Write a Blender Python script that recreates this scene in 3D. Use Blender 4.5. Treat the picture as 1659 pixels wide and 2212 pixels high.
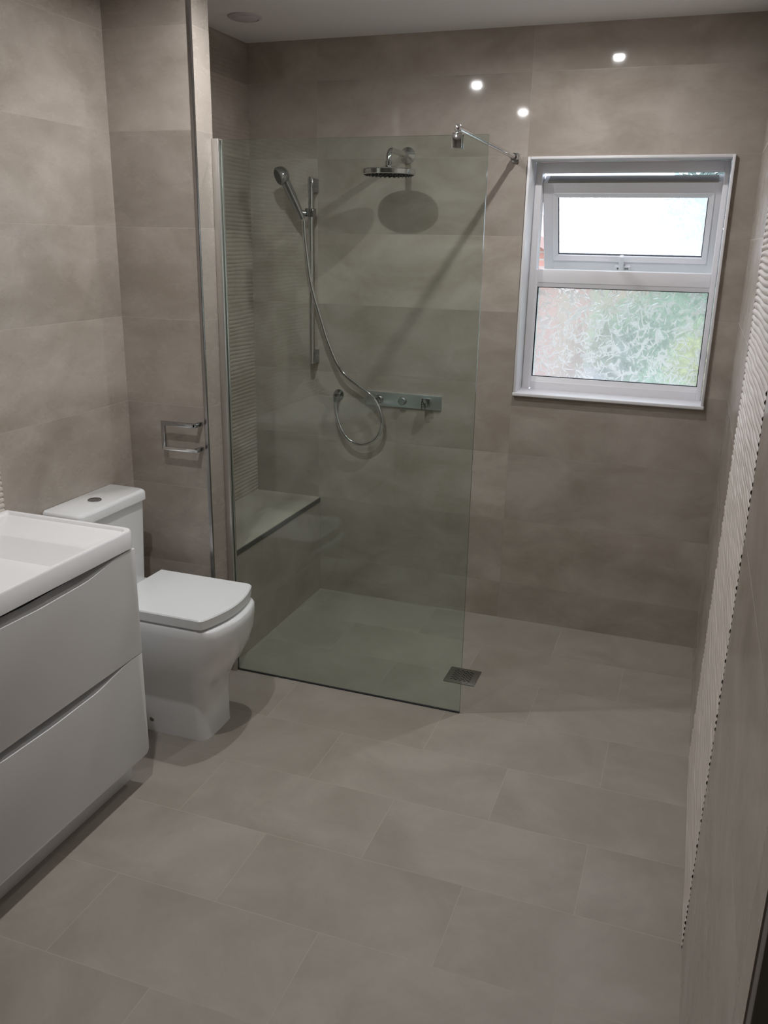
import bpy, bmesh, math, random
from math import sin, cos, pi, radians
from mathutils import Vector, Matrix
random.seed(7)
S = bpy.context.scene
for o in list(bpy.data.objects):
    bpy.data.objects.remove(o, do_unlink=True)
COL = S.collection

# ------------------------------------------------------------------ camera
cam = bpy.data.cameras.new('camera'); camo = bpy.data.objects.new('camera', cam); COL.objects.link(camo)
cam.sensor_fit = 'HORIZONTAL'; cam.sensor_width = 36.0; cam.lens = 1856.6 / 1659 * 36.0
cam.clip_start = 0.02; cam.clip_end = 300
yaw, pit, roll, CZ = radians(-19.491), radians(-17.427), radians(1.133), 1.6402
fw = Vector((sin(yaw)*cos(pit), cos(yaw)*cos(pit), sin(pit)))
rt = Vector((cos(yaw), -sin(yaw), 0)); up = rt.cross(fw)
r2 = rt*cos(roll) + up*sin(roll); u2 = -rt*sin(roll) + up*cos(roll)
m = Matrix((r2, u2, -fw)).transposed().to_4x4(); m.translation = (0, 0, CZ)
camo.matrix_world = m
S.camera = camo

# ------------------------------------------------------------------ view + world + light levels
S.view_settings.view_transform = 'Standard'; S.view_settings.look = 'None'
S.view_settings.exposure = 0.0; S.view_settings.gamma = 1.0
S.view_settings.use_curve_mapping = False
S.cycles.use_denoising = True
S.cycles.use_adaptive_sampling = True; S.cycles.adaptive_threshold = 0.02
S.cycles.max_bounces = 10; S.cycles.diffuse_bounces = 5; S.cycles.glossy_bounces = 5
S.cycles.transmission_bounces = 8; S.cycles.transparent_max_bounces = 16
S.cycles.sample_clamp_indirect = 4.0
LAMP_W = [7.0, 6.0, 7.4]          # shower downlight, window-side downlight, basin downlight
LAMP_COL = (1.0, 0.985, 0.99)
SKY = 4.4
w = bpy.data.worlds.new('overcast_sky'); S.world = w; w.use_nodes = True
nt = w.node_tree; bg = nt.nodes['Background']
tc = nt.nodes.new('ShaderNodeTexCoord'); sx = nt.nodes.new('ShaderNodeSeparateXYZ')
nt.links.new(tc.outputs['Generated'], sx.inputs[0])
cr = nt.nodes.new('ShaderNodeValToRGB')
cr.color_ramp.elements[0].position = 0.0; cr.color_ramp.elements[0].color = (0.74, 0.83, 1.0, 1)
cr.color_ramp.elements[1].position = 1.0; cr.color_ramp.elements[1].color = (0.70, 0.80, 1.0, 1)
nt.links.new(sx.outputs['Z'], cr.inputs[0]); nt.links.new(cr.outputs[0], bg.inputs[0])
bg.inputs[1].default_value = SKY

# ------------------------------------------------------------------ dimensions of the room (metres)
XL, XS, XR = -1.918, -1.935, 0.143        # left wall, shower left wall, right wall
D, YF, ZC = 3.615, -0.75, 2.431           # window wall, wall behind the camera, ceiling
XP, YP, YQ = -1.591, 2.607, 2.716         # nib wall: end face, front face, back face
YG, XG1, ZG = 2.722, -0.655, 1.953        # glass screen
WX0, WX1, WZ0, WZ1 = -0.704, 0.055, 1.031, 1.970
ZJ = 0.173                                # first wall tile joint; 0.3 m courses above

# portal for the window daylight
pl = bpy.data.lights.new('window_portal', 'AREA'); pl.shape = 'RECTANGLE'; pl.size = 0.74; pl.size_y = 0.93
pl.cycles.is_portal = True
po = bpy.data.objects.new('window_portal', pl); COL.objects.link(po)
po.location = ((WX0+WX1)/2, 3.87, (WZ0+WZ1)/2); po.rotation_euler = (radians(-90), 0, 0)

# ------------------------------------------------------------------ mesh helpers
def obj(name, bm, mat, parent=None, smooth=35, loc=None):
    bmesh.ops.recalc_face_normals(bm, faces=bm.faces[:])
    me = bpy.data.meshes.new(name); bm.to_mesh(me); bm.free()
    for mm in (mat if isinstance(mat, (list, tuple)) else [mat]): me.materials.append(mm)
    if smooth:
        me.polygons.foreach_set('use_smooth', [True]*len(me.polygons))
        me.set_sharp_from_angle(angle=radians(smooth))
    o = bpy.data.objects.new(name, me); COL.objects.link(o)
    if parent is not None:
        o.parent = parent
        o.matrix_parent_inverse = Matrix.Translation(-parent.location)
    return o
def tag(o, label, cat, group=None, kind=None):
    o['label'] = label; o['category'] = cat
    if group: o['group'] = group
    if kind: o['kind'] = kind
    return o
def thing(name, loc, label, cat, group=None, kind=None):
    o = bpy.data.objects.new(name, None); COL.objects.link(o); o.location = loc; o.empty_display_size = .05
    return tag(o, label, cat, group, kind)
def B(): return bmesh.new()
def box(bm, x0, x1, y0, y1, z0, z1, bev=0, seg=2, mi=0):
    vs = [bm.verts.new((x, y, z)) for x in (x0, x1) for y in (y0, y1) for z in (z0, z1)]
    fs = [bm.faces.new([vs[i] for i in q]) for q in ((0,1,3,2),(4,6,7,5),(0,4,5,1),(2,3,7,6),(0,2,6,4),(1,5,7,3))]
    for f in fs: f.material_index = mi
    if bev:
        es = list({e for f in fs for e in f.edges})
        bmesh.ops.bevel(bm, geom=es, offset=bev, segments=seg, profile=.5, affect='EDGES')
    return fs
def frame_of(d):
    d = d.normalized(); a = Vector((0,0,1)) if abs(d.z) < .9 else Vector((1,0,0))
    u = d.cross(a).normalized(); return u, d.cross(u).normalized()
def rings(bm, loops, cap0=True, cap1=True, mi=0):
    L = [[bm.verts.new(p) for p in lp] for lp in loops]
    n = len(L[0])
    for a, b in zip(L, L[1:]):
        for i in range(n):
            f = bm.faces.new((a[i], a[(i+1) % n], b[(i+1) % n], b[i])); f.material_index = mi
    if cap0: bm.faces.new(L[0][::-1]).material_index = mi
    if cap1: bm.faces.new(L[-1]).material_index = mi
    return L
def tube(bm, pts, r, n=14, cap=True):
    pts = [Vector(p) for p in pts]; loops = []; u = None
    for i, p in enumerate(pts):
        d = (pts[min(i+1, len(pts)-1)] - pts[max(i-1, 0)]).normalized()
        if u is None: u, v = frame_of(d)
        else:
            u = (u - d*u.dot(d)).normalized(); v = d.cross(u)
        rr = r[i] if isinstance(r, (list, tuple)) else r
        loops.append([p + u*rr*cos(2*pi*k/n) + v*rr*sin(2*pi*k/n) for k in range(n)])
    rings(bm, loops, cap, cap)
def lathe(bm, p, axis, prof, n=28):
    """prof: list of (distance along axis, radius)"""
    p = Vector(p); d = Vector(axis).normalized(); u, v = frame_of(d)
    rings(bm, [[p + d*h + u*max(r,1e-5)*cos(2*pi*k/n) + v*max(r,1e-5)*sin(2*pi*k/n) for k in range(n)] for h, r in prof])
def ball(bm, p, r):
    bmesh.ops.create_uvsphere(bm, u_segments=20, v_segments=12, radius=r, matrix=Matrix.Translation(p))
def smooth_path(ctrl, per=10):
    P = [Vector(c) for c in ctrl]; P = [2*P[0]-P[1]] + P + [2*P[-1]-P[-2]]; out = []
    for i in range(1, len(P)-2):
        for k in range(per):
            t = k/per; a, b, c, d = P[i-1:i+3]
            out.append(.5*((2*b)+(c-a)*t+(2*a-5*b+4*c-d)*t*t+(3*b-3*c+d-a)*t**3))
    out.append(P[-2]); return out
def rrect(x0, x1, y0, y1, r, n=6):
    if not isinstance(r, (list, tuple)): r = [r]*4
    out = []
    for (cx, cy, a0, rr) in ((x1, y1, 0, r[0]), (x0, y1, 90, r[1]), (x0, y0, 180, r[2]), (x1, y0, 270, r[3])):
        sx = -1 if cx == x1 else 1; sy = -1 if cy == y1 else 1
        for k in range(n+1):
            a = radians(a0 + 90*k/n)
            out.append((cx + sx*rr + rr*cos(a), cy + sy*rr + rr*sin(a)))
    return out
def prism(bm, outline, axis, a, b, bev=0, seg=2):
    def P(p, h):
        return {'x': (h, p[0], p[1]), 'y': (p[0], h, p[1]), 'z': (p[0], p[1], h)}[axis]
    L0 = [bm.verts.new(P(p, a)) for p in outline]; L1 = [bm.verts.new(P(p, b)) for p in outline]
    n = len(outline); fs = [bm.faces.new(L0[::-1]), bm.faces.new(L1)]
    for i in range(n): bm.faces.new((L0[i], L0[(i+1) % n], L1[(i+1) % n], L1[i]))
    if bev:
        es = list({e for f in fs for e in f.edges})
        bmesh.ops.bevel(bm, geom=es, offset=bev, segments=seg, profile=.5, affect='EDGES')

# ------------------------------------------------------------------ materials
def mat(name):
    mm = bpy.data.materials.new(name); mm.use_nodes = True
    return mm, mm.node_tree, mm.node_tree.nodes['Principled BSDF']
def N(t, kind, **kw):
    n = t.nodes.new(kind)
    for k, v in kw.items(): setattr(n, k, v)
    return n
def M(t, op, a, b=None, c=None):
    n = t.nodes.new('ShaderNodeMath'); n.operation = op
    for i, v in enumerate((a, b, c)):
        if v is None: continue
        if isinstance(v, (int, float)): n.inputs[i].default_value = v
        else: t.links.new(v, n.inputs[i])
    return n.outputs[0]
def mixc(t, fac, a, b, blend='MIX'):
    n = t.nodes.new('ShaderNodeMix'); n.data_type = 'RGBA'; n.blend_type = blend
    for s, v in ((0, fac), (6, a), (7, b)):
        if isinstance(v, (int, float)): n.inputs[s].default_value = v
        elif isinstance(v, tuple): n.inputs[s].default_value = (*v, 1)
        else: t.links.new(v, n.inputs[s])
    return n.outputs[2]
def simple(name, col, rough=.5, metal=0, coat=0, noise=0.0, nscale=6, bump=0, bscale=200, spec=.5):
    mm, t, p = mat(name)
    p.inputs['Roughness'].default_value = rough; p.inputs['Metallic'].default_value = metal
    p.inputs['Coat Weight'].default_value = coat; p.inputs['Specular IOR Level'].default_value = spec
    g = N(t, 'ShaderNodeNewGeometry')
    nz = N(t, 'ShaderNodeTexNoise'); nz.inputs['Scale'].default_value = nscale; nz.inputs['Detail'].default_value = 4
    t.links.new(g.outputs['Position'], nz.inputs['Vector'])
    c0 = tuple(c*(1-noise) for c in col)
    t.links.new(mixc(t, nz.outputs['Fac'], c0, tuple(min(1, c*(1+noise)) for c in col)), p.inputs['Base Color'])
    if bump:
        n2 = N(t, 'ShaderNodeTexNoise'); n2.inputs['Scale'].default_value = bscale
        t.links.new(g.outputs['Position'], n2.inputs['Vector'])
        b = N(t, 'ShaderNodeBump'); b.inputs['Strength'].default_value = bump; b.inputs['Distance'].default_value = .002
        t.links.new(n2.outputs['Fac'], b.inputs['Height']); t.links.new(b.outputs[0], p.inputs['Normal'])
    return mm
def tile_mat(name, ua, u0, tw, va, v0, th, base, rough, off=0.0, seed=0.0, grout=(.50,.45,.39), gw=.0016, var=.10, cloud=.16, gmix=.55, rv=.10):
    """cement-look porcelain tile: courses of tw x th, each tile with its own clouding"""
    mm, t, p = mat(name); L = t.links
    g = N(t, 'ShaderNodeNewGeometry'); sp = N(t, 'ShaderNodeSeparateXYZ'); L.new(g.outputs['Position'], sp.inputs[0])
    u = M(t, 'DIVIDE', M(t, 'SUBTRACT', sp.outputs[ua], u0), tw)
    v = M(t, 'DIVIDE', M(t, 'SUBTRACT', sp.outputs[va], v0), th)
    row = M(t, 'FLOOR', v)
    if off: u = M(t, 'ADD', u, M(t, 'MULTIPLY', M(t, 'FLOORED_MODULO', row, 2.0), off))
    col = M(t, 'FLOOR', u)
    fu = M(t, 'SUBTRACT', u, col); fv = M(t, 'SUBTRACT', v, row)
    du = M(t, 'MULTIPLY', M(t, 'MINIMUM', fu, M(t, 'SUBTRACT', 1.0, fu)), tw)
    dv = M(t, 'MULTIPLY', M(t, 'MINIMUM', fv, M(t, 'SUBTRACT', 1.0, fv)), th)
    dm = M(t, 'MINIMUM', du, dv)
    gm = M(t, 'LESS_THAN', dm, gw)
    cid = N(t, 'ShaderNodeCombineXYZ'); L.new(col, cid.inputs[0]); L.new(row, cid.inputs[1]); cid.inputs[2].default_value = seed
    wn = N(t, 'ShaderNodeTexWhiteNoise'); wn.noise_dimensions = '3D'; L.new(cid.outputs[0], wn.inputs['Vector'])
    offv = N(t, 'ShaderNodeVectorMath', operation='SCALE'); offv.inputs['Scale'].default_value = 37.0
    L.new(wn.outputs['Color'], offv.inputs[0])
    pv = N(t, 'ShaderNodeVectorMath', operation='ADD'); L.new(g.outputs['Position'], pv.inputs[0]); L.new(offv.outputs[0], pv.inputs[1])
    st = N(t, 'ShaderNodeMapping'); st.inputs['Scale'].default_value = (1, 1, 1.7); L.new(pv.outputs[0], st.inputs[0])
    n1 = N(t, 'ShaderNodeTexNoise'); n1.inputs['Scale'].default_value = 3.2; n1.inputs['Detail'].default_value = 9; n1.inputs['Roughness'].default_value = .62
    n1.inputs['Distortion'].default_value = .4
    L.new(st.outputs[0], n1.inputs['Vector'])
    n2 = N(t, 'ShaderNodeTexNoise'); n2.inputs['Scale'].default_value = 11; n2.inputs['Detail'].default_value = 8; n2.inputs['Roughness'].default_value = .7
    L.new(st.outputs[0], n2.inputs['Vector'])
    c1 = N(t, 'ShaderNodeMapRange'); c1.inputs['From Min'].default_value = .36; c1.inputs['From Max'].default_value = .66
    L.new(n1.outputs['Fac'], c1.inputs['Value'])
    dark = tuple(b*(1-cloud*k) for b, k in zip(base, (1.15, 1.3, 1.5))); light = tuple(b*(1+cloud*.75) for b in base)
    c = mixc(t, c1.outputs[0], dark, light)
    # small blotches
    c2 = N(t, 'ShaderNodeMapRange'); c2.inputs['From Min'].default_value = .60; c2.inputs['From Max'].default_value = .74
    L.new(n2.outputs['Fac'], c2.inputs['Value'])
    c = mixc(t, M(t, 'MULTIPLY', c2.outputs[0], cloud*1.6), c, tuple(b*.62 for b in base))
    # per-tile tone
    tone = M(t, 'ADD', 1.0-var, M(t, 'MULTIPLY', wn.outputs['Value'], 2*var))
    tn = N(t, 'ShaderNodeCombineColor')
    for i in range(3): L.new(tone, tn.inputs[i])
    c = mixc(t, 1.0, c, tn.outputs[0], 'MULTIPLY')
    c = mixc(t, M(t, 'MULTIPLY', gm, gmix), c, grout)
    L.new(c, p.inputs['Base Color'])
    L.new(M(t, 'ADD', rough, M(t, 'MULTIPLY', M(t, 'ADD', M(t, 'MULTIPLY', gm, .4), M(t, 'MULTIPLY', n2.outputs['Fac'], rv)), 1.0)), p.inputs['Roughness'])
    b = N(t, 'ShaderNodeBump'); b.inputs['Strength'].default_value = .6; b.inputs['Distance'].default_value = .001
    L.new(M(t, 'SUBTRACT', 1.0, gm), b.inputs['Height']); L.new(b.outputs[0], p.inputs['Normal'])
    return mm
TB = (.42, .377, .335)
m_tile_back = tile_mat('tile_back', 0, -0.712, .9, 2, ZJ, .3, TB, .035, seed=1.0, gmix=.22, grout=(.36,.32,.28), rv=.04)
m_tile_left = tile_mat('tile_left', 1, 1.963, .9, 2, ZJ, .3, TB, .22, seed=2.0, gmix=.35)
m_tile_nib = tile_mat('tile_nib', 0, -2.3, .9, 2, ZJ, .3, TB, .22, seed=3.0, gmix=.45)
m_tile_nibend = tile_mat('tile_nib_end', 1, 2.3, .9, 2, ZJ, .3, TB, .22, seed=4.0, gmix=.45, cloud=.07)
m_tile_right = tile_mat('tile_right', 1, 2.74, .9, 2, ZJ, .3, TB, .16, seed=5.0)
m_tile_shleft = tile_mat('tile_shower_left', 1, 2.716, .9, 2, ZJ, .3, TB, .25, seed=6.0, gmix=.2)
m_tile_bench = tile_mat('tile_bench', 1, 2.716, .9, 2, ZJ, .3, TB, .25, seed=8.0)
m_tile_front = tile_mat('tile_front', 0, -2.0, .9, 2, ZJ, .3, TB, .25, seed=9.0)
m_floor = tile_mat('floor_tile', 0, -1.297, .588, 1, 1.29, .2885, (.365, .334, .292), .42, off=.5, seed=11.0, grout=(.55,.50,.43), gw=.0013, var=.012, cloud=.115, gmix=.38)
m_rib = tile_mat('ribbed_feature_tile', 1, 0.0, 9.0, 2, -9.0, 30.0, (.58, .53, .48), .38, seed=20.0, cloud=.05, var=.0, gmix=0.0)
m_ceiling = simple('ceiling_paint', (.90, .89, .89), .85, noise=.01)
m_white = simple('white_gloss_lacquer', (.80, .80, .81), .28, noise=.01)
m_ceramic = simple('white_ceramic', (.84, .85, .86), .10, coat=.6, noise=.008)
m_seat = simple('white_seat_plastic', (.84, .86, .87), .22, noise=.008)
m_resin = simple('white_resin', (.86, .86, .87), .25, noise=.008)
m_upvc = simple('white_upvc', (.80, .79, .82), .30, noise=.01)
m_trimw = simple('white_plastic_trim', (.76, .75, .77), .35, noise=.01)
m_gasket = simple('black_gasket', (.03, .03, .04), .5)
m_chrome = simple('chrome', (.75, .76, .78), .07, metal=1, noise=.02)
m_chromed = simple('dark_chrome', (.42, .43, .44), .14, metal=1, noise=.03)
m_satin = simple('satin_steel', (.40, .39, .37), .34, metal=1, noise=.06, nscale=40)
m_face = simple('pale_spray_face', (.78, .79, .80), .35)
m_plate = simple('mixer_chrome', (.80, .85, .88), .30, metal=1, noise=.02)
m_black = simple('black_rubber', (.03, .03, .03), .5)
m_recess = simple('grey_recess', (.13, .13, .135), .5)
m_dark = simple('dark_recess', (.02, .02, .02), .8)
m_trimgrey = simple('bench_metal_trim', (.16, .155, .15), .35, metal=.7, noise=.05)
m_doorgrey = simple('dark_grey_paint', (.17, .155, .14), .45, noise=.05)
m_vent = simple('vent_grey_plastic', (.60, .58, .60), .6, noise=.03)
m_brick_out = None

def glass_clear():
    mm = bpy.data.materials.new('clear_glass'); mm.use_nodes = True; t = mm.node_tree; t.nodes.clear()
    out = N(t, 'ShaderNodeOutputMaterial'); tr = N(t, 'ShaderNodeBsdfTransparent'); gl = N(t, 'ShaderNodeBsdfGlossy')
    tr.inputs[0].default_value = (.895, .938, .915, 1); gl.inputs['Roughness'].default_value = .0
    gl.inputs[0].default_value = (.95, 1, .97, 1)
    lw = N(t, 'ShaderNodeLayerWeight'); lw.inputs[0].default_value = .5
    f = M(t, 'ADD', .025, M(t, 'MULTIPLY', .9, M(t, 'POWER', lw.outputs['Facing'], 5.0)))
    mx = N(t, 'ShaderNodeMixShader'); t.links.new(f, mx.inputs[0]); t.links.new(tr.outputs[0], mx.inputs[1]); t.links.new(gl.outputs[0], mx.inputs[2])
    t.links.new(mx.outputs[0], out.inputs[0]); return mm
m_glass = glass_clear()
m_glassedge = simple('glass_edge_green', (.10, .15, .125), .15, noise=.1, nscale=30)

def glass_obscure(name, sc=1.0):
    """patterned obscure glass with an embossed leaf design, part of the light passes straight"""
    mm = bpy.data.materials.new(name); mm.use_nodes = True; t = mm.node_tree; t.nodes.clear(); L = t.links
    out = N(t, 'ShaderNodeOutputMaterial')
    tcn = N(t, 'ShaderNodeTexCoord')
    nz = N(t, 'ShaderNodeTexNoise'); nz.inputs['Scale'].default_value = 14*sc; nz.inputs['Detail'].default_value = 1
    L.new(tcn.outputs['Object'], nz.inputs['Vector'])
    sub = N(t, 'ShaderNodeVectorMath', operation='SUBTRACT'); L.new(nz.outputs['Color'], sub.inputs[0]); sub.inputs[1].default_value = (.5, .5, .5)
    scl = N(t, 'ShaderNodeVectorMath', operation='SCALE'); L.new(sub.outputs[0], scl.inputs[0]); scl.inputs['Scale'].default_value = .05
    add = N(t, 'ShaderNodeVectorMath', operation='ADD'); L.new(tcn.outputs['Object'], add.inputs[0]); L.new(scl.outputs[0], add.inputs[1])
    line = None
    for i, (rot, sc_) in enumerate(((35, 15), (-50, 17), (85, 13))):
        mp = N(t, 'ShaderNodeMapping'); mp.inputs['Rotation'].default_value = (0, radians(rot), 0)
        L.new(add.outputs[0], mp.inputs[0])
        ms = N(t, 'ShaderNodeVectorMath', operation='MULTIPLY_ADD'); ms.inputs[1].default_value = (1.0, 1.0, 2.3); ms.inputs[2].default_value = (i*3.1, 0, i*1.7)
        L.new(mp.outputs[0], ms.inputs[0])
        vo = N(t, 'ShaderNodeTexVoronoi'); vo.feature = 'DISTANCE_TO_EDGE'; vo.inputs['Scale'].default_value = sc_*sc
        L.new(ms.outputs[0], vo.inputs['Vector'])
        mr = N(t, 'ShaderNodeMapRange'); mr.interpolation_type = 'SMOOTHSTEP'; mr.inputs['From Min'].default_value = .085; mr.inputs['From Max'].default_value = .012
        L.new(vo.outputs['Distance'], mr.inputs['Value'])
        mk = N(t, 'ShaderNodeTexNoise'); mk.inputs['Scale'].default_value = 26*sc; mk.inputs['Detail'].default_value = 1
        of = N(t, 'ShaderNodeVectorMath', operation='ADD'); of.inputs[1].default_value = (i*7.3, i*2.1, 0); L.new(tcn.outputs['Object'], of.inputs[0]); L.new(of.outputs[0], mk.inputs['Vector'])
        mm_ = N(t, 'ShaderNodeMapRange'); mm_.interpolation_type = 'SMOOTHSTEP'; mm_.inputs['From Min'].default_value = .46; mm_.inputs['From Max'].default_value = .60
        L.new(mk.outputs['Fac'], mm_.inputs['Value'])
        ln = M(t, 'MULTIPLY', mr.outputs[0], mm_.outputs[0])
        line = ln if line is None else M(t, 'MAXIMUM', line, ln)
    soft = N(t, 'ShaderNodeTexNoise'); soft.inputs['Scale'].default_value = 30*sc; soft.inputs['Detail'].default_value = 2; L.new(add.outputs[0], soft.inputs['Vector'])
    bp = N(t, 'ShaderNodeBump'); bp.inputs['Strength'].default_value = 1.0; bp.inputs['Distance'].default_value = .0009
    L.new(M(t, 'ADD', M(t, 'MULTIPLY', line, .35), soft.outputs['Fac']), bp.inputs['Height'])
    rf = N(t, 'ShaderNodeBsdfRefraction'); rf.inputs['Roughness'].default_value = .06; rf.inputs['IOR'].default_value = 1.5
    rf.inputs[0].default_value = (.96, .98, .97, 1); L.new(bp.outputs[0], rf.inputs['Normal'])
    tr = N(t, 'ShaderNodeBsdfTransparent'); tr.inputs[0].default_value = (.95, .97, .96, 1)
    tl = N(t, 'ShaderNodeBsdfTranslucent'); tl.inputs[0].default_value = (.70, .67, .63, 1)
    gl = N(t, 'ShaderNodeBsdfGlossy'); gl.inputs['Roughness'].default_value = .05; L.new(bp.outputs[0], gl.inputs['Normal'])
    a = N(t, 'ShaderNodeMixShader'); a.inputs[0].default_value = .62; L.new(tr.outputs[0], a.inputs[1]); L.new(rf.outputs[0], a.inputs[2])
    b = N(t, 'ShaderNodeMixShader'); L.new(M(t, 'ADD', .20, M(t, 'MULTIPLY', line, .45)), b.inputs[0]); L.new(a.outputs[0], b.inputs[1]); L.new(tl.outputs[0], b.inputs[2])
    c = N(t, 'ShaderNodeMixShader'); c.inputs[0].default_value = .05; L.new(b.outputs[0], c.inputs[1]); L.new(gl.outputs[0], c.inputs[2])
    L.new(c.outputs[0], out.inputs[0]); return mm
m_obscure = glass_obscure('leaf_pattern_glass')

def emit(name, col, s):
    mm = bpy.data.materials.new(name); mm.use_nodes = True; t = mm.node_tree; t.nodes.clear()
    o = N(t, 'ShaderNodeOutputMaterial'); e = N(t, 'ShaderNodeEmission'); e.inputs[0].default_value = (*col, 1); e.inputs[1].default_value = s
    t.links.new(e.outputs[0], o.inputs[0]); return mm

# ------------------------------------------------------------------ room shell
def struct(name, bm, mt, label=None, smooth=0):
    o = obj(name, bm, mt, smooth=smooth); o['kind'] = 'structure'; o['category'] = name.split('_')[0]
    o['label'] = label or name; return o
def rib_panel(bm, X, y0, y1, z0, z1, nrm, mi=0, pitch=.0172, amp=.0048, ny=46, seed=1):
    rnd = random.Random(seed)
    nr = int(round((z1-z0)/pitch)); sub = 6
    ph = [[rnd.uniform(0, 6.28) for _ in range(4)] for _ in range(nr+1)]
    zs = []
    rows = []
    for k in range(nr*sub+1):
        t = k/sub; z = z0 + (z1-z0)*k/(nr*sub); r = min(int(t), nr-1); f = t - int(t)
        prof = math.sin(pi*f)**.8 if 0 < f < 1 else 0.0
        row = []
        for j in range(ny+1):
            y = y0 + (y1-y0)*j/ny
            q = ph[r]
            a = amp*(.78 + .22*sin(q[0] + y*17) * sin(q[1] + y*7.3))
            d = a*prof
            zz = z + .0022*sin(y*13 + 2.1*sin(z*23)) * (1 if 0 < k < nr*sub else 0)
            row.append(bm.verts.new((X + nrm*d, y, zz)))
        rows.append(row)
    for a, b in zip(rows, rows[1:]):
        for j in range(ny):
            f = bm.faces.new((a[j], a[j+1], b[j+1], b[j])); f.material_index = mi; f.smooth = True

T = .14
bm = B(); box(bm, XS-T, XR+T+.3, YF-T, D+.25, -.12, 0); struct('floor', bm, m_floor, 'beige cement-look tiled floor of the wet room')
bm = B(); box(bm, XS-T, XR+T+.3, YF-T, D+.25, ZC, ZC+.12); struct('ceiling', bm, m_ceiling, 'plain white painted ceiling')
bm = B()
for a in ((XS-T, WX0, -.12, ZC), (WX1, XR+T, -.12, ZC), (WX0, WX1, -.12, WZ0), (WX0, WX1, WZ1, ZC)):
    box(bm, a[0], a[1], D, D+.25, a[2], a[3])
struct('wall_back', bm, m_tile_back, 'polished beige tiled wall with the window in it')
# left wall of the toilet side: ribbed column behind the basin, plain tile beside it
bm = B(); box(bm, XL-T, XL, 1.963, YP+.05, 0, ZC); box(bm, XL-T, XL, YF-T, 1.063, 0, ZC)
box(bm, XL-T, XL-.006, 1.0, 2.0, 0, ZC); rib_panel(bm, XL-.003, 1.063, 1.963, 0, ZC, 1, mi=1, seed=3)
struct('wall_left', bm, [m_tile_left, m_rib], 'beige tiled wall behind the basin and toilet', smooth=50)
bm = B(); box(bm, XS-T, XS-.006, YQ-.05, D+.05, 0, ZC); rib_panel(bm, XS-.003, YQ-.01, D, .44, ZC, 1, amp=.0030, seed=5)
struct('wall_shower', bm, m_tile_shleft, 'ribbed beige tile wall above the shower bench', smooth=50)
bm = B(); box(bm, XR, XR+T, 2.726, D+.02, 0, ZC); box(bm, XR, XR+T, .865, 1.848, 0, ZC)
box(bm, XR+.006, XR+T, 1.8, 2.8, 0, ZC); rib_panel(bm, XR+.003, 1.848, 2.726, 0, ZC, -1, mi=1, amp=.0062, seed=9)
box(bm, XR, XR+T, YF-T, .865, 2.06, ZC); box(bm, XR, XR+T, YF-T, .03, 0, 2.06)
struct('wall_right', bm, [m_tile_right, m_rib], 'beige tiled wall with a ribbed tile column, right of the window', smooth=50)
bm = B(); box(bm, XS-T, XR+T, YF-T, YF, 0, ZC); struct('wall_front', bm, m_tile_front, 'tiled wall behind the viewer')
# nib wall that carries the roll holder and the glass
bm = B(); box(bm, XL-.02, XP, YP, YQ, 0, ZC)
for f in bm.faces:
    f.normal_update()
    if abs(f.normal.x) > .5: f.material_index = 1
struct('wall_nib', bm, [m_tile_nib, m_tile_nibend], 'tiled nib wall between toilet and shower')
bm = B(); prism(bm, [(XP-.012, YP-.0012), (XP-.003, YP-.0012), (XP+.0004, YP-.0004), (XP+.0012, YP+.003), (XP+.0012, YP+.007), (XP-.012, YP+.007)], 'z', 0, ZC-.001)
o = struct('trim_1', bm, simple('trim_metal', (.36, .345, .34), .24, metal=1, noise=.03), 'chrome tile trim on the corner of the nib wall', smooth=40)
# door at the right, near the camera
d = thing('door_1', (XR+.1, .45, 0), 'dark grey door beside the right wall', 'door', kind='structure')
bm = B(); box(bm, XR+.002, XR+T, .835, .864, 0, 2.06, .002); box(bm, XR+.002, XR+T, .031, .06, 0, 2.06, .002); box(bm, XR+.002, XR+T, .06, .835, 2.03, 2.06, .002)
obj('door_frame', bm, m_doorgrey, d)
bm = B(); box(bm, XR+.09, XR+.13, .062, .833, .005, 2.028, .003); obj('door_leaf', bm, m_doorgrey, d)
bm = B(); box(bm, XR+.012, XR+.09, .829, .835, .93, .945, .001); obj('strike_plate', bm, m_satin, d)

# ------------------------------------------------------------------ window
win = thing('window_1', ((WX0+WX1)/2, D+.1, WZ0), 'white framed window with leaf-pattern glass, top sash ajar', 'window', kind='structure')
YW = 3.725
bm = B(); t_ = .009
box(bm, WX0-.001, WX0+t_, D-.018, YW+.01, WZ0+.012, WZ1, .002); box(bm, WX1-t_, WX1+.001, D-.018, YW+.01, WZ0+.012, WZ1, .002)
box(bm, WX0+t_, WX1-t_, D-.009, YW+.01, WZ1-t_, WZ1+.001, .002)
obj('reveal_lining', bm, m_trimw, win)
bm = B(); box(bm, WX0-.004, WX1+.004, D-.021, YW+.01, WZ0-.001, WZ0+.013, .003, 3); obj('window_sill', bm, m_trimw, win)
# outer frame and transom with sloped glazing beads
GX0, GX1 = -.656, .024
LZ0, LZ1 = 1.098, 1.474
TZ0, TZ1 = 1.546, 1.921
def bar(bm, x0, x1, z0, z1, y0, y1): box(bm, x0, x1, y0, y1, z0, z1, .004, 3)
bm = B()
bar(bm, WX0+.010, GX0-.010, WZ0+.01, WZ1-.010, YW, YW+.065); box(bm, GX0-.012, GX0, YW+.001, YW+.064, WZ0+.02, TZ0-.004); bar(bm, GX1, WX1-.010, WZ0+.01, WZ1-.010, YW, YW+.065)
bar(bm, GX0-.001, GX1+.001, WZ0+.01, LZ0-.018, YW+.001, YW+.064); bar(bm, GX0-.011, GX1+.001, TZ1, WZ1-.010, YW+.001, YW+.064)
bar(bm, GX0-.001, GX1+.001, LZ1+.016, TZ0, YW+.001, YW+.064)
obj('window_frame', bm, m_upvc, win)
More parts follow.
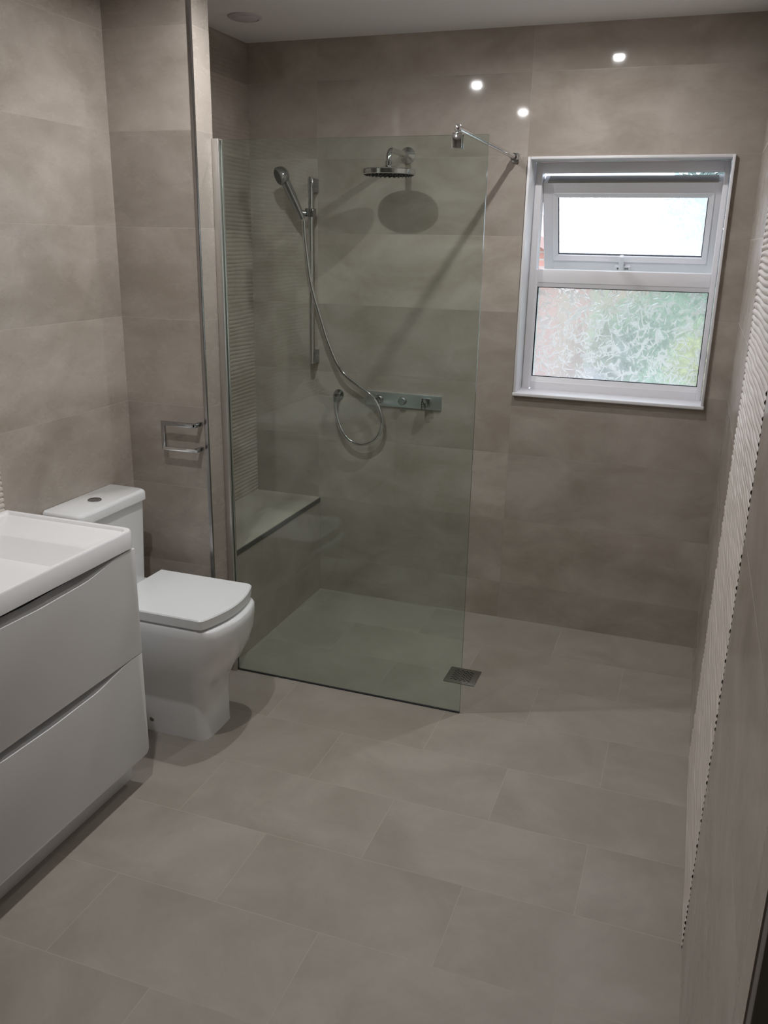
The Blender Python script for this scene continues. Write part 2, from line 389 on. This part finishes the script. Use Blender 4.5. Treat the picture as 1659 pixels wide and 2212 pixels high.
def bead(bm, x0, x1, z0, z1, y0, wdt, rise):
    """mitred sloped bead around an opening: outer edge proud, inner edge near the glass"""
    o4 = [(x0-wdt, z0-wdt), (x1+wdt, z0-wdt), (x1+wdt, z1+wdt), (x0-wdt, z1+wdt)]; i4 = [(x0, z0), (x1, z0), (x1, z1), (x0, z1)]
    A = [bm.verts.new((x, y0, z)) for x, z in o4]; C = [bm.verts.new((x, y0+rise*.35, z)) for x, z in i4]; E = [bm.verts.new((x, y0+rise, z)) for x, z in i4]; G = [bm.verts.new((x, y0+rise, z)) for x, z in o4]
    for k in range(4):
        n = (k+1) % 4
        for q in ((A[k], A[n], C[n], C[k]), (C[k], C[n], E[n], E[k]), (G[k], E[k], E[n], G[n]), (A[k], G[k], G[n], A[n])): bm.faces.new(q)
bm = B(); bead(bm, GX0, GX1, LZ0, LZ1, YW+.002, .020, .018); obj('glazing_bead', bm, m_upvc, win, smooth=0)
def gasket(bm, x0, x1, z0, z1, y, g=.0032):
    box(bm, x0, x1, y, y+.006, z0, z0+g); box(bm, x0, x1, y, y+.006, z1-g, z1); box(bm, x0, x0+g, y, y+.006, z0+g, z1-g); box(bm, x1-g, x1, y, y+.006, z0+g, z1-g)
bm = B(); gasket(bm, GX0, GX1, LZ0, LZ1, YW+.016); obj('gasket', bm, m_gasket, win, smooth=0)
bm = B(); box(bm, GX0-.004, GX1+.004, YW+.020, YW+.0245, LZ0-.004, LZ1+.004)
obj('pane', bm, m_obscure, win, smooth=0)
# top sash, built upright with its top edge at the pivot, then swung out
PZ, PY, SA = 1.884, 3.745, radians(27)
sash = bpy.data.objects.new('sash', None); COL.objects.link(sash); sash.empty_display_size = .05
sash.parent = win; sash.matrix_parent_inverse = Matrix.Translation(-win.location)
SX0, SX1, SH = GX0-.010, GX1+.005, .386
SG = (SX0+.060, SX1-.050, -SH+.066, -.064)     # glass edges in sash space
bm = B()
bar(bm, SX0, SG[0]-.014, -SH, 0, 0, .07); bar(bm, SG[1]+.014, SX1, -SH, 0, 0, .07)
bar(bm, SG[0]-.02, SG[1]+.02, -SH, SG[2]-.014, 0, .07); bar(bm, SG[0]-.02, SG[1]+.02, SG[3]+.014, 0, 0, .07)
bead(bm, SG[0], SG[1], SG[2], SG[3], -.004, .020, .022)
sashpos = Matrix.Translation((0, PY, PZ)) @ Matrix.Rotation(SA, 4, 'X')
def sash_part(name, bm, mt, smooth=0):
    bmesh.ops.transform(bm, matrix=sashpos, verts=bm.verts[:])
    return obj(name, bm, mt, sash, smooth=smooth)
sash_frame = sash_part('sash_frame', bm, m_upvc)
bm = B(); gasket(bm, SG[0], SG[1], SG[2], SG[3], .014); sash_part('gasket', bm, m_gasket)
me = B(); box(me, SG[0]-.004, SG[1]+.004, .020, .0245, SG[2]-.004, SG[3]+.004); sash_part('pane', me, m_obscure)
bm = B(); hx = -.335
box(bm, hx-.028, hx+.036, -.012, .002, -SH+.010, -SH+.030, .003); box(bm, hx-.010, hx+.008, -.030, -.010, -SH+.008, -SH+.082, .004, 3)
sash_part('window_handle', bm, m_upvc)
bm = B()
for dx in (-.016, .016, .024): lathe(bm, (hx+dx, -.0125, -SH+.020), (0, -1, 0), [(0, .0042), (.0015, .0036)], 12)
sash_part('screw', bm, m_chromed)
bm = B(); box(bm, SX0+.02, SX1-.02, .0, .05, -.003, .008, .002); sash_part('friction_stay', bm, m_satin)

# ------------------------------------------------------------------ shower bench
bn = thing('shower_bench', (-1.77, 3.16, 0), 'tiled bench built along the ribbed shower wall behind glass', 'bench')
XB, ZB = -1.606, .472
bm = B(); box(bm, XS-.003, XB, YQ+.001, D-.001, 0, ZB-.020); obj('bench_base', bm, m_tile_bench, bn, smooth=0)
bm = B(); box(bm, XS-.003, XB+.001, YQ+.001, D-.001, ZB-.006, ZB); obj('bench_top', bm, m_tile_bench, bn, smooth=0)
bm = B(); box(bm, XB-.03, XB+.003, YQ+.001, D-.001, ZB-.024, ZB-.003, .001); o = obj('edge_trim', bm, m_trimgrey, bn, smooth=0); o['label'] = 'dark metal edge strip'
bm = B(); box(bm, XS-.003, XB-.03, YQ+.001, D-.001, ZB-.020, ZB-.006)
obj('bench_bed', bm, m_tile_bench, bn, smooth=0)

# ------------------------------------------------------------------ vanity and basin
VX, VY0, VY1 = -1.46, 1.17, 1.966
van = thing('vanity_cabinet', (-1.69, (VY0+VY1)/2, 0), 'white gloss two-drawer vanity cabinet under the basin', 'cabinet')
bm = B(); a_, b_ = XL+.004, VX-.0505
box(bm, a_, b_, VY0+.004, VY0+.022, .104, .786); box(bm, a_, b_, VY1-.024, VY1-.006, .104, .786); box(bm, a_, b_, VY0+.022, VY1-.024, .104, .122); box(bm, a_, a_+.012, VY0+.022, VY1-.024, .122, .70)
obj('cabinet_body', bm, m_white, van, smooth=0)
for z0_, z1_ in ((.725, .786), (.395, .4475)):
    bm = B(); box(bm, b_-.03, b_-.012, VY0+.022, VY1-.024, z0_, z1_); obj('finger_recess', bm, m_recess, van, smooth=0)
bm = B(); box(bm, XL+.03, VX-.062, VY0+.012, VY1-.010, 0, .104, .001); obj('plinth', bm, m_white, van)
def gap(y):
    d = min(VY1-y, y-VY0)
    sm = lambda k: (lambda q: q*q*(3-2*q))(max(0.0, min(1.0, k)))
    return .024*sm((d-.05)/.19) + .006*sm((d-.16)/.32)
def drawer(z0, z1, rb):
    pts = []; n = 60
    for k in range(n+1):
        y = VY1 - (VY1-VY0)*k/n; pts.append((y, z1-gap(y)))
    for a in range(7):
        t = radians(90*a/6); pts.append((VY0+rb-rb*cos(t), z0+rb-rb*sin(t)))
    for a in range(7):
        t = radians(90*a/6); pts.append((VY1-rb+rb*sin(t), z0+rb-rb*cos(t)))
    bm = B(); prism(bm, pts, 'x', VX-.05, VX, .0018, 2); return bm
obj('drawer', drawer(.449, .780, .003), m_white, van); obj('drawer', drawer(.104, .4455, .016), m_white, van)
bas = thing('washbasin', (-1.69, (VY0+VY1)/2, .787), 'white rectangular washbasin on the vanity cabinet', 'basin')
def L3(o, z): return [(x, y, z) for x, y in o]
x0, x1, y0, y1 = XL+.0005, VX+.002, VY0-.004, VY1+.004
loops = [L3(rrect(x0, x1, y0, y1, [.028, .004, .004, .028]), .787), L3(rrect(x0, x1, y0, y1, [.028, .004, .004, .028]), .836),
         L3(rrect(x0+.002, x1-.003, y0+.003, y1-.003, [.026, .004, .004, .026]), .840),
         L3(rrect(x0+.016, x1-.014, y0+.016, y1-.016, [.020, .008, .008, .020]), .840),
         L3(rrect(x0+.022, x1-.018, y0+.022, y1-.022, [.016, .008, .008, .016]), .833),
         L3(rrect(-1.80, x1-.022, 1.36, 1.802, .028), .8325), L3(rrect(-1.796, x1-.027, 1.364, 1.797, .028), .829),
         L3(rrect(-1.775, x1-.048, 1.43, 1.72, .05), .770), L3(rrect(-1.75, x1-.08, 1.47, 1.66, .06), .752), L3(rrect(-1.66, -1.60, 1.54, 1.60, .03), .749)]
bm = B(); rings(bm, loops); obj('basin_bowl', bm, m_resin, bas, smooth=40)
bm = B(); lathe(bm, (-1.63, 1.57, .7495), (0, 0, 1), [(0, .024), (.003, .023), (.004, .012), (.006, .010), (.006, .0001)], 24); obj('waste_plug', bm, m_chrome, bas)

# ------------------------------------------------------------------ toilet
TY = 2.312; CY = TY - .017
toi = thing('toilet', (-1.65, TY, 0), 'white close-coupled toilet with a square closed lid beside the vanity', 'toilet')
def dshape(xb, xf, wd, b, r, z, n=8, m_=14):
    """back edge straight at xb, rounded front corners, gently bowed front"""
    p = [(xb, -wd), (xb+(xf-r-xb)*.5, -wd)]
    for k in range(n+1):
        a = radians(-90+90*k/n); p.append((xf-r+r*cos(a), -wd+r+r*sin(a)))
    for k in range(1, m_): p.append((xf, -wd+r+(2*wd-2*r)*k/m_))
    for k in range(n+1):
        a = radians(90*k/n); p.append((xf-r+r*cos(a), wd-r+r*sin(a)))
    p += [(xb+(xf-r-xb)*.5, wd), (xb, wd)]
    out = []
    for x, y in p:
        s = max(0, min(1, (x-(xf-2*r-.03))/(2*r+.03))); out.append((x + b*(1-(y/wd)**2)*s, TY+y, z))
    return out
pan = [(-1.915, -1.417, .098, .006, .030, 0), (-1.915, -1.420, .100, .006, .030, .02), (-1.915, -1.421, .101, .008, .032, .12), (-1.915, -1.418, .106, .010, .036, .175),
       (-1.915, -1.406, .119, .018, .042, .215), (-1.912, -1.386, .140, .028, .046, .26), (-1.91, -1.368, .158, .037, .048, .31), (-1.908, -1.356, .169, .043, .048, .365),
       (-1.908, -1.353, .173, .045, .044, .415), (-1.908, -1.354, .172, .045, .042, .440), (-1.908, -1.360, .167, .044, .038, .447)]
bm = B(); rings(bm, [dshape(a[0], a[1], a[2], a[3], a[4], a[5]) for a in pan]); obj('toilet_pan', bm, m_ceramic, toi, smooth=50)
bm = B(); rings(bm, [dshape(-1.73, -1.380, .155, .036, .012, z) for z in (.447, .4565)]); obj('toilet_seat', bm, m_seat, toi)
bm = B(); rings(bm, [dshape(-1.733, -1.365, .168, .037, .012, .4565), dshape(-1.733, -1.364, .169, .037, .012, .486), dshape(-1.731, -1.367, .166, .037, .012, .490)])
obj('toilet_lid', bm, m_seat, toi, smooth=30)
bm = B(); rings(bm, [L3(rrect(-1.915, -1.788, CY-.172, CY+.172, [.022, .004, .004, .022]), .447), L3(rrect(-1.915, -1.778, CY-.180, CY+.180, [.022, .004, .004, .022]), .757)])
obj('cistern', bm, m_ceramic, toi)
cl = [(0, .757), (0, .782), (.003, .789), (.009, .793)]
bm = B(); rings(bm, [L3(rrect(-1.916, -1.768-i, CY-.1835+i, CY+.1835-i, [.022, .006, .006, .022]), z) for i, z in cl])
lid = obj('cistern_lid', bm, m_ceramic, toi, smooth=40)
bm = B(); lathe(bm, (-1.842, CY-.012, .7925), (0, 0, 1), [(0, .023), (.003, .023), (.0045, .021), (.0045, .0195), (.003, .019), (.004, .017), (.004, .0001)], 32)
bt = obj('flush_button', bm, m_chromed, lid)
bm = B(); lathe(bm, (-1.622, TY-.0995, .046), (0, -1, 0), [(0, .009), (.002, .008), (.003, .005)], 16); obj('fixing_cap', bm, m_satin, toi)

# ------------------------------------------------------------------ toilet roll holder
rh = thing('toilet_roll_holder', (-1.69, YP, .97), 'empty chrome toilet roll holder on the nib wall', 'holder')
yr = YP-.045
def flat(bm, pts, hw, th):
    """flat strip swept in the xz plane standing off the wall"""
bm = B()
box(bm, -1.752, -1.612, yr-.005, yr+.005, 1.006, 1.022, .002); box(bm, -1.752, -1.736, yr-.005, yr+.005, .918, 1.010, .002)
obj('holder_arm', bm, m_chromed, rh)
bm = B(); box(bm, -1.747, -1.606, yr-.006, yr+.006, .918, .931, .002); obj('roll_bar', bm, m_chrome, rh)
for z in (1.008, .918):
    bm = B(); box(bm, -1.622, -1.608, yr-.005, YP, z, z+.013, .002); obj('wall_post', bm, m_chromed, rh)

# ------------------------------------------------------------------ glass screen + brace
gs = thing('shower_screen', (-1.12, YG, 0), 'clear frameless glass shower screen fixed to the nib wall', 'screen')
bm = B(); box(bm, XP+.010, XG1, YG-.004, YG+.004, .004, ZG)
for f in bm.faces:
    f.normal_update()
    if abs(f.normal.y) < .5: f.material_index = 1
obj('glass_panel', bm, [m_glass, m_glassedge], gs, smooth=0)
bm = B()
box(bm, XP+.0005, XP+.0255, YG-.016, YG-.0042, .001, ZG+.004, .0015); box(bm, XP+.0005, XP+.0255, YG+.0042, YG+.016, .001, ZG+.004, .0015); box(bm, XP+.0005, XP+.006, YG-.01, YG+.01, .001, ZG+.004)
m_prof = simple('satin_aluminium', (.62, .60, .57), .30, metal=.85, noise=.03)
obj('wall_profile', bm, m_prof, gs)
bm = B(); box(bm, XP+.02, XG1, YG-.0038, YG+.0038, .0005, .0045); o = obj('bottom_seal', bm, m_gasket, gs)
br = thing('support_bar', (-.75, 3.15, 1.96), 'chrome support bar from the glass top to the wall beside the window', 'bar')
bz = 1.972
bm = B(); box(bm, -.7655, -.7345, YG-.016, YG-.0042, 1.915, 1.957, .002); box(bm, -.7655, -.7345, YG+.0042, YG+.016, 1.915, 1.957, .002); box(bm, -.7655, -.7345, YG-.016, YG+.016, 1.954, 1.958, .001)
obj('glass_clamp', bm, m_chrome, br)
bm = B(); ball(bm, (-.75, YG, bz), .0125); lathe(bm, (-.75, YG, 1.957), (0, 0, 1), [(0, .007), (.008, .006)], 16); obj('ball_joint', bm, m_chrome, br)
bm = B(); tube(bm, [(-.75, YG+.004, bz), (-.756, D-.03, bz-.004)], .0095, 18); obj('rod', bm, m_chrome, br)
bm = B(); box(bm, -.771, -.741, D-.012, D, bz-.022, bz+.014, .003); tube(bm, [(-.756, D-.045, bz-.004), (-.756, D-.008, bz-.004)], .0135, 18); obj('wall_mount', bm, m_chrome, br)

# ------------------------------------------------------------------ overhead shower
sh = thing('overhead_shower', (-1.205, 3.38, 1.90), 'round chrome rain shower head on a wall arm behind the glass', 'shower head')
hc = Vector((-1.206, 3.385, 1.890))
bm = B(); lathe(bm, hc, (0, 0, 1), [(0, .101), (.002, .1055), (.018, .1055), (.021, .103), (.022, .05), (.026, .040), (.034, .020), (.036, .001)], 56); obj('shower_plate', bm, m_chrome, sh)
bm = B(); lathe(bm, hc+Vector((0,0,.001)), (0, 0, -1), [(0, .100), (.001, .098), (.001, .001)], 48)
obj('spray_face', bm, m_face, sh)
bm = B()
for rr, n in ((.018, 6), (.036, 12), (.054, 18), (.072, 24), (.089, 30)):
    for k in range(n):
        a = 2*pi*k/n; lathe(bm, hc+Vector((rr*cos(a), rr*sin(a), 0)), (0, 0, -1), [(0, .0032), (.004, .0022)], 7)
obj('spray_nozzles', bm, m_recess, sh)['kind'] = 'stuff'
bm = B(); arm = [(hc.x, hc.y, 1.920), (hc.x, hc.y, 1.945)] + [(hc.x, hc.y+.034-.034*cos(a), 1.948+.034*sin(a)) for a in [radians(90*k/8) for k in range(9)]] + [(hc.x, D-.01, 1.982)]
tube(bm, arm, .0115, 18); obj('shower_arm', bm, m_chrome, sh)
bm = B(); lathe(bm, (hc.x, hc.y, 1.922), (0, 0, 1), [(0, .010), (.002, .0155), (.018, .0155), (.022, .011)], 24); obj('swivel_joint', bm, m_chrome, sh)
bm = B(); lathe(bm, (hc.x, D, 1.982), (0, -1, 0), [(0, .033), (.005, .032), (.014, .022), (.022, .014), (.024, .012)], 32); obj('wall_rose', bm, m_chrome, sh)

# ------------------------------------------------------------------ riser rail, hand shower, hose, outlet
RX, RY = -1.618, 3.555
rl = thing('riser_rail', (RX, D, 1.5), 'vertical chrome riser rail on the shower wall', 'rail')
bm = B(); tube(bm, [(RX, RY, 1.113), (RX, RY, 1.898)], .0105, 18); obj('rail_tube', bm, m_chrome, rl)
for z in (1.115, 1.838):
    bm = B(); box(bm, RX-.0125, RX+.0125, RY-.002, D, z, z+.056, .003); obj('rail_bracket', bm, m_chromed, rl)
bm = B(); box(bm, RX-.020, RX+.020, RY-.018, RY+.016, 1.737, 1.772, .004); tube(bm, [(RX-.014, RY-.004, 1.752), (RX-.046, RY-.03, 1.752)], [.011, .0135], 16); obj('slider', bm, m_chromed, rl)
hs = thing('hand_shower', (RX-.05, RY-.035, 1.74), 'small round chrome hand shower clipped to the riser rail', 'hand shower')
h0 = Vector((-1.640, 3.520, 1.728)); h1 = Vector((-1.696, 3.468, 1.880))
bm = B(); pp = [h0.lerp(h1, k/8) for k in range(9)]; tube(bm, pp, [.0115, .014, .0155, .0165, .0172, .0178, .0182, .019, .020], 18); obj('handle', bm, m_chromed, hs)
nrm = Vector((-.60, -.66, -.34)).normalized(); hc2 = h1 + Vector((-.010, -.004, .018))
bm = B(); lathe(bm, hc2-nrm*.026, nrm, [(0, .012), (.004, .024), (.018, .035), (.036, .0375), (.044, .0365), (.047, .032)], 36); obj('spray_head', bm, m_chromed, hs)
bm = B(); lathe(bm, hc2+nrm*.0205, nrm, [(0, .031), (.002, .030), (.003, .001)], 32); obj('spray_face', bm, m_black, hs)
hp = [(-1.637, 3.523, 1.722), (-1.634, 3.524, 1.66), (-1.628, 3.526, 1.602), (-1.610, 3.531, 1.466), (-1.575, 3.545, 1.329), (-1.532, 3.55, 1.201), (-1.476, 3.555, 1.092), (-1.398, 3.56, 1.032), (-1.331, 3.565, .983),
      (-1.291, 3.567, .92), (-1.281, 3.568, .862), (-1.302, 3.57, .803), (-1.351, 3.57, .767), (-1.407, 3.572, .761), (-1.459, 3.574, .789), (-1.491, 3.576, .839), (-1.508, 3.578, .895), (-1.513, 3.578, .945)]
bm = B(); P_ = smooth_path(hp, 14); tube(bm, P_, .0084, 14); hose = obj('shower_hose', bm, m_chrome)
tag(hose, 'looping chrome hose from the hand shower to the wall outlet', 'hose')
ol = thing('hose_outlet', (-1.512, D, .972), 'round chrome hose outlet elbow left of the mixer plate', 'outlet')
bm = B(); lathe(bm, (-1.509, D, .972), (0, -1, 0), [(0, .0245), (.006, .0240), (.010, .014), (.034, .013), (.044, .010), (.045, .001)], 28); obj('outlet_rose', bm, m_chromed, ol)
bm = B(); lathe(bm, (-1.512, 3.579, .975), (0, 0, -1), [(0, .010), (.018, .0105), (.032, .0095)], 20); obj('hose_nut', bm, m_chromed, ol)

# ------------------------------------------------------------------ mixer
mx = thing('shower_mixer', (-1.197, D, .968), 'slim horizontal chrome shower mixer plate with three controls', 'mixer')
bm = B(); prism(bm, rrect(-1.373, -1.021, .937, 1.000, .004, 4), 'y', D-.008, D-.0001, .001); obj('mixer_plate', bm, m_plate, mx)
for x in (-1.309, -1.199):
    bm = B(); lathe(bm, (x, D-.008, .967), (0, -1, 0), [(0, .019), (.003, .0165), (.020, .0165), (.023, .015), (.023, .001)], 30); obj('control_knob', bm, m_chromed, mx)
bm = B(); lathe(bm, (-1.079, D-.008, .972), (0, -1, 0), [(0, .016), (.03, .016)], 24); box(bm, -1.100, -1.062, D-.046, D-.030, .955, .992, .002); box(bm, -1.100, -1.080, D-.050, D-.040, .940, .975, .002)
o = obj('temperature_lever', bm, m_chromed, mx)

# ------------------------------------------------------------------ floor drain
dr = thing('floor_drain', (-.716, 2.995, 0), 'square steel drain grate in the floor under the glass end', 'drain')
bm = B(); box(bm, -.716-.0625, -.716+.0625, 2.995-.0625, 2.995+.0625, .0005, .004, .001)
obj('drain_grate', bm, m_satin, dr)
bm = B()
for i in range(9):
    for j in range(5):
        x = -.716 + (i-4)*.0088; y = 2.995 + (j-2)*.0176 + (.0088 if i % 2 else 0) - .004
        if abs(y-2.995) > .044: continue
        prism(bm, [(x+.0058*cos(a), y+.0042*sin(a)) for a in (0, pi/2, pi, 3*pi/2)], 'z', .0035, .0044)
obj('drain_holes', bm, m_dark, dr, smooth=0)

# ------------------------------------------------------------------ ceiling vent and downlights
ve = thing('ceiling_vent', (-1.722, 3.205, ZC), 'round grey ceiling vent over the shower corner', 'vent')
bm = B(); lathe(bm, (-1.722, 3.205, ZC), (0, 0, -1), [(0, .064), (.005, .063), (.009, .055), (.010, .052), (.004, .050), (.004, .001)], 40); obj('vent_ring', bm, m_vent, ve)
bm = B(); lathe(bm, (-1.715, 3.197, ZC-.006), (0, 0, -1), [(0, .044), (.004, .046), (.008, .040), (.009, .001)], 40); obj('vent_disc', bm, m_vent, ve)
m_lens = emit('downlight_lens', (1.0, .985, .99), 260.0)
lamps = [(-1.225, 2.46, 'recessed downlight on the ceiling in front of the glass screen'), (-.461, 2.99, 'recessed downlight on the ceiling nearest the window'),
         (-1.177, 1.47, 'recessed downlight on the ceiling above the basin')]
for (x, y, lb), W_ in zip(lamps, LAMP_W):
    dl = thing('downlight', (x, y, ZC), lb, 'downlight', group='recessed ceiling downlights')
    bm = B(); lathe(bm, (x, y, ZC), (0, 0, -1), [(0, .043), (.004, .042), (.006, .038), (.004, .027), (.001, .025)], 32); obj('bezel', bm, m_chrome, dl)
    bm = B(); lathe(bm, (x, y, ZC-.0005), (0, 0, -1), [(0, .020), (.0045, .020), (.007, .017), (.008, .010), (.0082, .001)], 28); obj('lens', bm, m_lens, dl)
    ld = bpy.data.lights.new('downlight_lamp', 'AREA'); ld.shape = 'DISK'; ld.size = .034; ld.spread = radians(168); ld.energy = W_; ld.color = LAMP_COL
    lo = bpy.data.objects.new('downlight_lamp', ld); COL.objects.link(lo); lo.location = (x, y, ZC-.0100)

# ------------------------------------------------------------------ garden outside
m_grass = simple('lawn_grass', (.11, .18, .08), .9, noise=.35, nscale=9)
m_path = simple('pale_paving', (.24, .235, .24), .85, noise=.12, nscale=5)
m_leafA = simple('leaf_green', (.24, .36, .23), .6, noise=.4, nscale=6)
m_leafB = simple('leaf_yellow_green', (.42, .42, .14), .6, noise=.3, nscale=6)
m_leafC = simple('leaf_grey_green', (.26, .32, .28), .6, noise=.4, nscale=6)
m_bark = simple('bark', (.12, .09, .07), .9, noise=.3, nscale=20)
m_roof = simple('clay_tile_roof', (.40, .26, .22), .8, noise=.2, nscale=8)
def brick_mat():
    mm, t, p = mat('garden_brick'); g = N(t, 'ShaderNodeNewGeometry'); mp = N(t, 'ShaderNodeMapping')
    sp = N(t, 'ShaderNodeSeparateXYZ'); t.links.new(g.outputs['Position'], sp.inputs[0]); cb = N(t, 'ShaderNodeCombineXYZ')
    t.links.new(M(t, 'ADD', sp.outputs[0], sp.outputs[1]), cb.inputs[0]); t.links.new(sp.outputs[2], cb.inputs[1])
    bk = N(t, 'ShaderNodeTexBrick'); bk.inputs['Scale'].default_value = 1; bk.inputs['Brick Width'].default_value = .225; bk.inputs['Row Height'].default_value = .075
    bk.inputs['Mortar Size'].default_value = .008; bk.inputs['Color1'].default_value = (.52, .27, .21, 1); bk.inputs['Color2'].default_value = (.46, .24, .19, 1); bk.inputs['Mortar'].default_value = (.45, .40, .36, 1)
    t.links.new(cb.outputs[0], bk.inputs['Vector']); t.links.new(bk.outputs['Color'], p.inputs['Base Color']); p.inputs['Roughness'].default_value = .9
    return mm
m_brick = brick_mat()
GZ = -.30
bm = B(); box(bm, -30, 30, D+.26, 60, GZ-.1, GZ); o = obj('ground', bm, m_grass, smooth=0); o['kind'] = 'structure'; o['label'] = 'green lawn outside the window'; o['category'] = 'lawn'
bm = B(); box(bm, -2.6, -.75, D+.6, 15, GZ, GZ+.02); o = obj('garden_path', bm, m_path, smooth=0); o['kind'] = 'structure'; o['label'] = 'pale paved path outside'; o['category'] = 'path'
ga = thing('brick_garage', (-4.2, 10.5, GZ), 'red brick outbuilding seen at the left of the window', 'building')
bm = B(); box(bm, -6.2, -1.42, 9.2, 12.2, GZ, 1.55); obj('garage_wall', bm, m_brick, ga, smooth=0)
bm = B(); prism(bm, [(-6.2, 1.55), (-1.42, 1.55), (-3.8, 2.75)], 'y', 9.2, 12.2); obj('gable', bm, m_brick, ga, smooth=0)
bm = B(); prism(bm, [(-1.30, 1.47), (-1.25, 1.55), (-3.8, 2.90), (-6.4, 1.55), (-6.35, 1.47), (-3.8, 2.78)], 'y', 9.05, 12.4); obj('roof', bm, m_roof, ga, smooth=0)
def leaves(bm, c, rx, ry, rz, n, s, seed):
    r = random.Random(seed)
    for _ in range(n):
        while 1:
            v = Vector((r.uniform(-1, 1), r.uniform(-1, 1), r.uniform(-1, 1)))
            if .25 < v.length < 1: break
        p = Vector(c) + Vector((v.x*rx, v.y*ry, v.z*rz))
        a = Vector((r.gauss(0, 1), r.gauss(0, 1), r.gauss(0, 1))).normalized(); b_ = a.orthogonal().normalized(); ss = s*r.uniform(.6, 1.3)
        bm.faces.new([bm.verts.new(p+a*ss), bm.verts.new(p+b_*ss*.45), bm.verts.new(p-a*ss), bm.verts.new(p-b_*ss*.45)])
def plant(name, c, rx, ry, rz, n, s, mt, label, cat, seed, trunk=.03):
    o = thing(name, (c[0], c[1], GZ), label, cat)
    bm = B(); leaves(bm, c, rx, ry, rz, n, s, seed); obj('foliage', bm, mt, o, smooth=0)
    bm = B(); tube(bm, [(c[0], c[1], GZ), (c[0]+.02, c[1], c[2])], [trunk, trunk*.6], 8); obj('stem', bm, m_bark, o)
plant('garden_hedge', (-.2, 11.4, .45), 1.1, .5, .78, 2600, .07, m_leafA, 'green hedge beyond the lawn behind the window glass', 'hedge', 1)
plant('garden_shrub', (-.28, 7.6, .15), .40, .4, .50, 1500, .05, m_leafA, 'dark green shrub low in the window view', 'shrub', 2)
plant('flowering_shrub', (.02, 8.6, .55), .28, .3, .30, 900, .05, m_leafB, 'yellow green shrub at the right of the window view', 'shrub', 3)
plant('garden_tree', (.35, 14.5, 1.9), 1.15, .9, 1.35, 3600, .09, m_leafC, 'grey green tree at the upper right of the window', 'tree', 4, .10)
hb = thing('brick_house', (-1.0, 30, GZ), 'distant red brick house across the garden', 'building')
bm = B(); box(bm, -2.6, -.9, 28, 33, GZ, 1.25); obj('house_wall', bm, m_brick, hb, smooth=0)
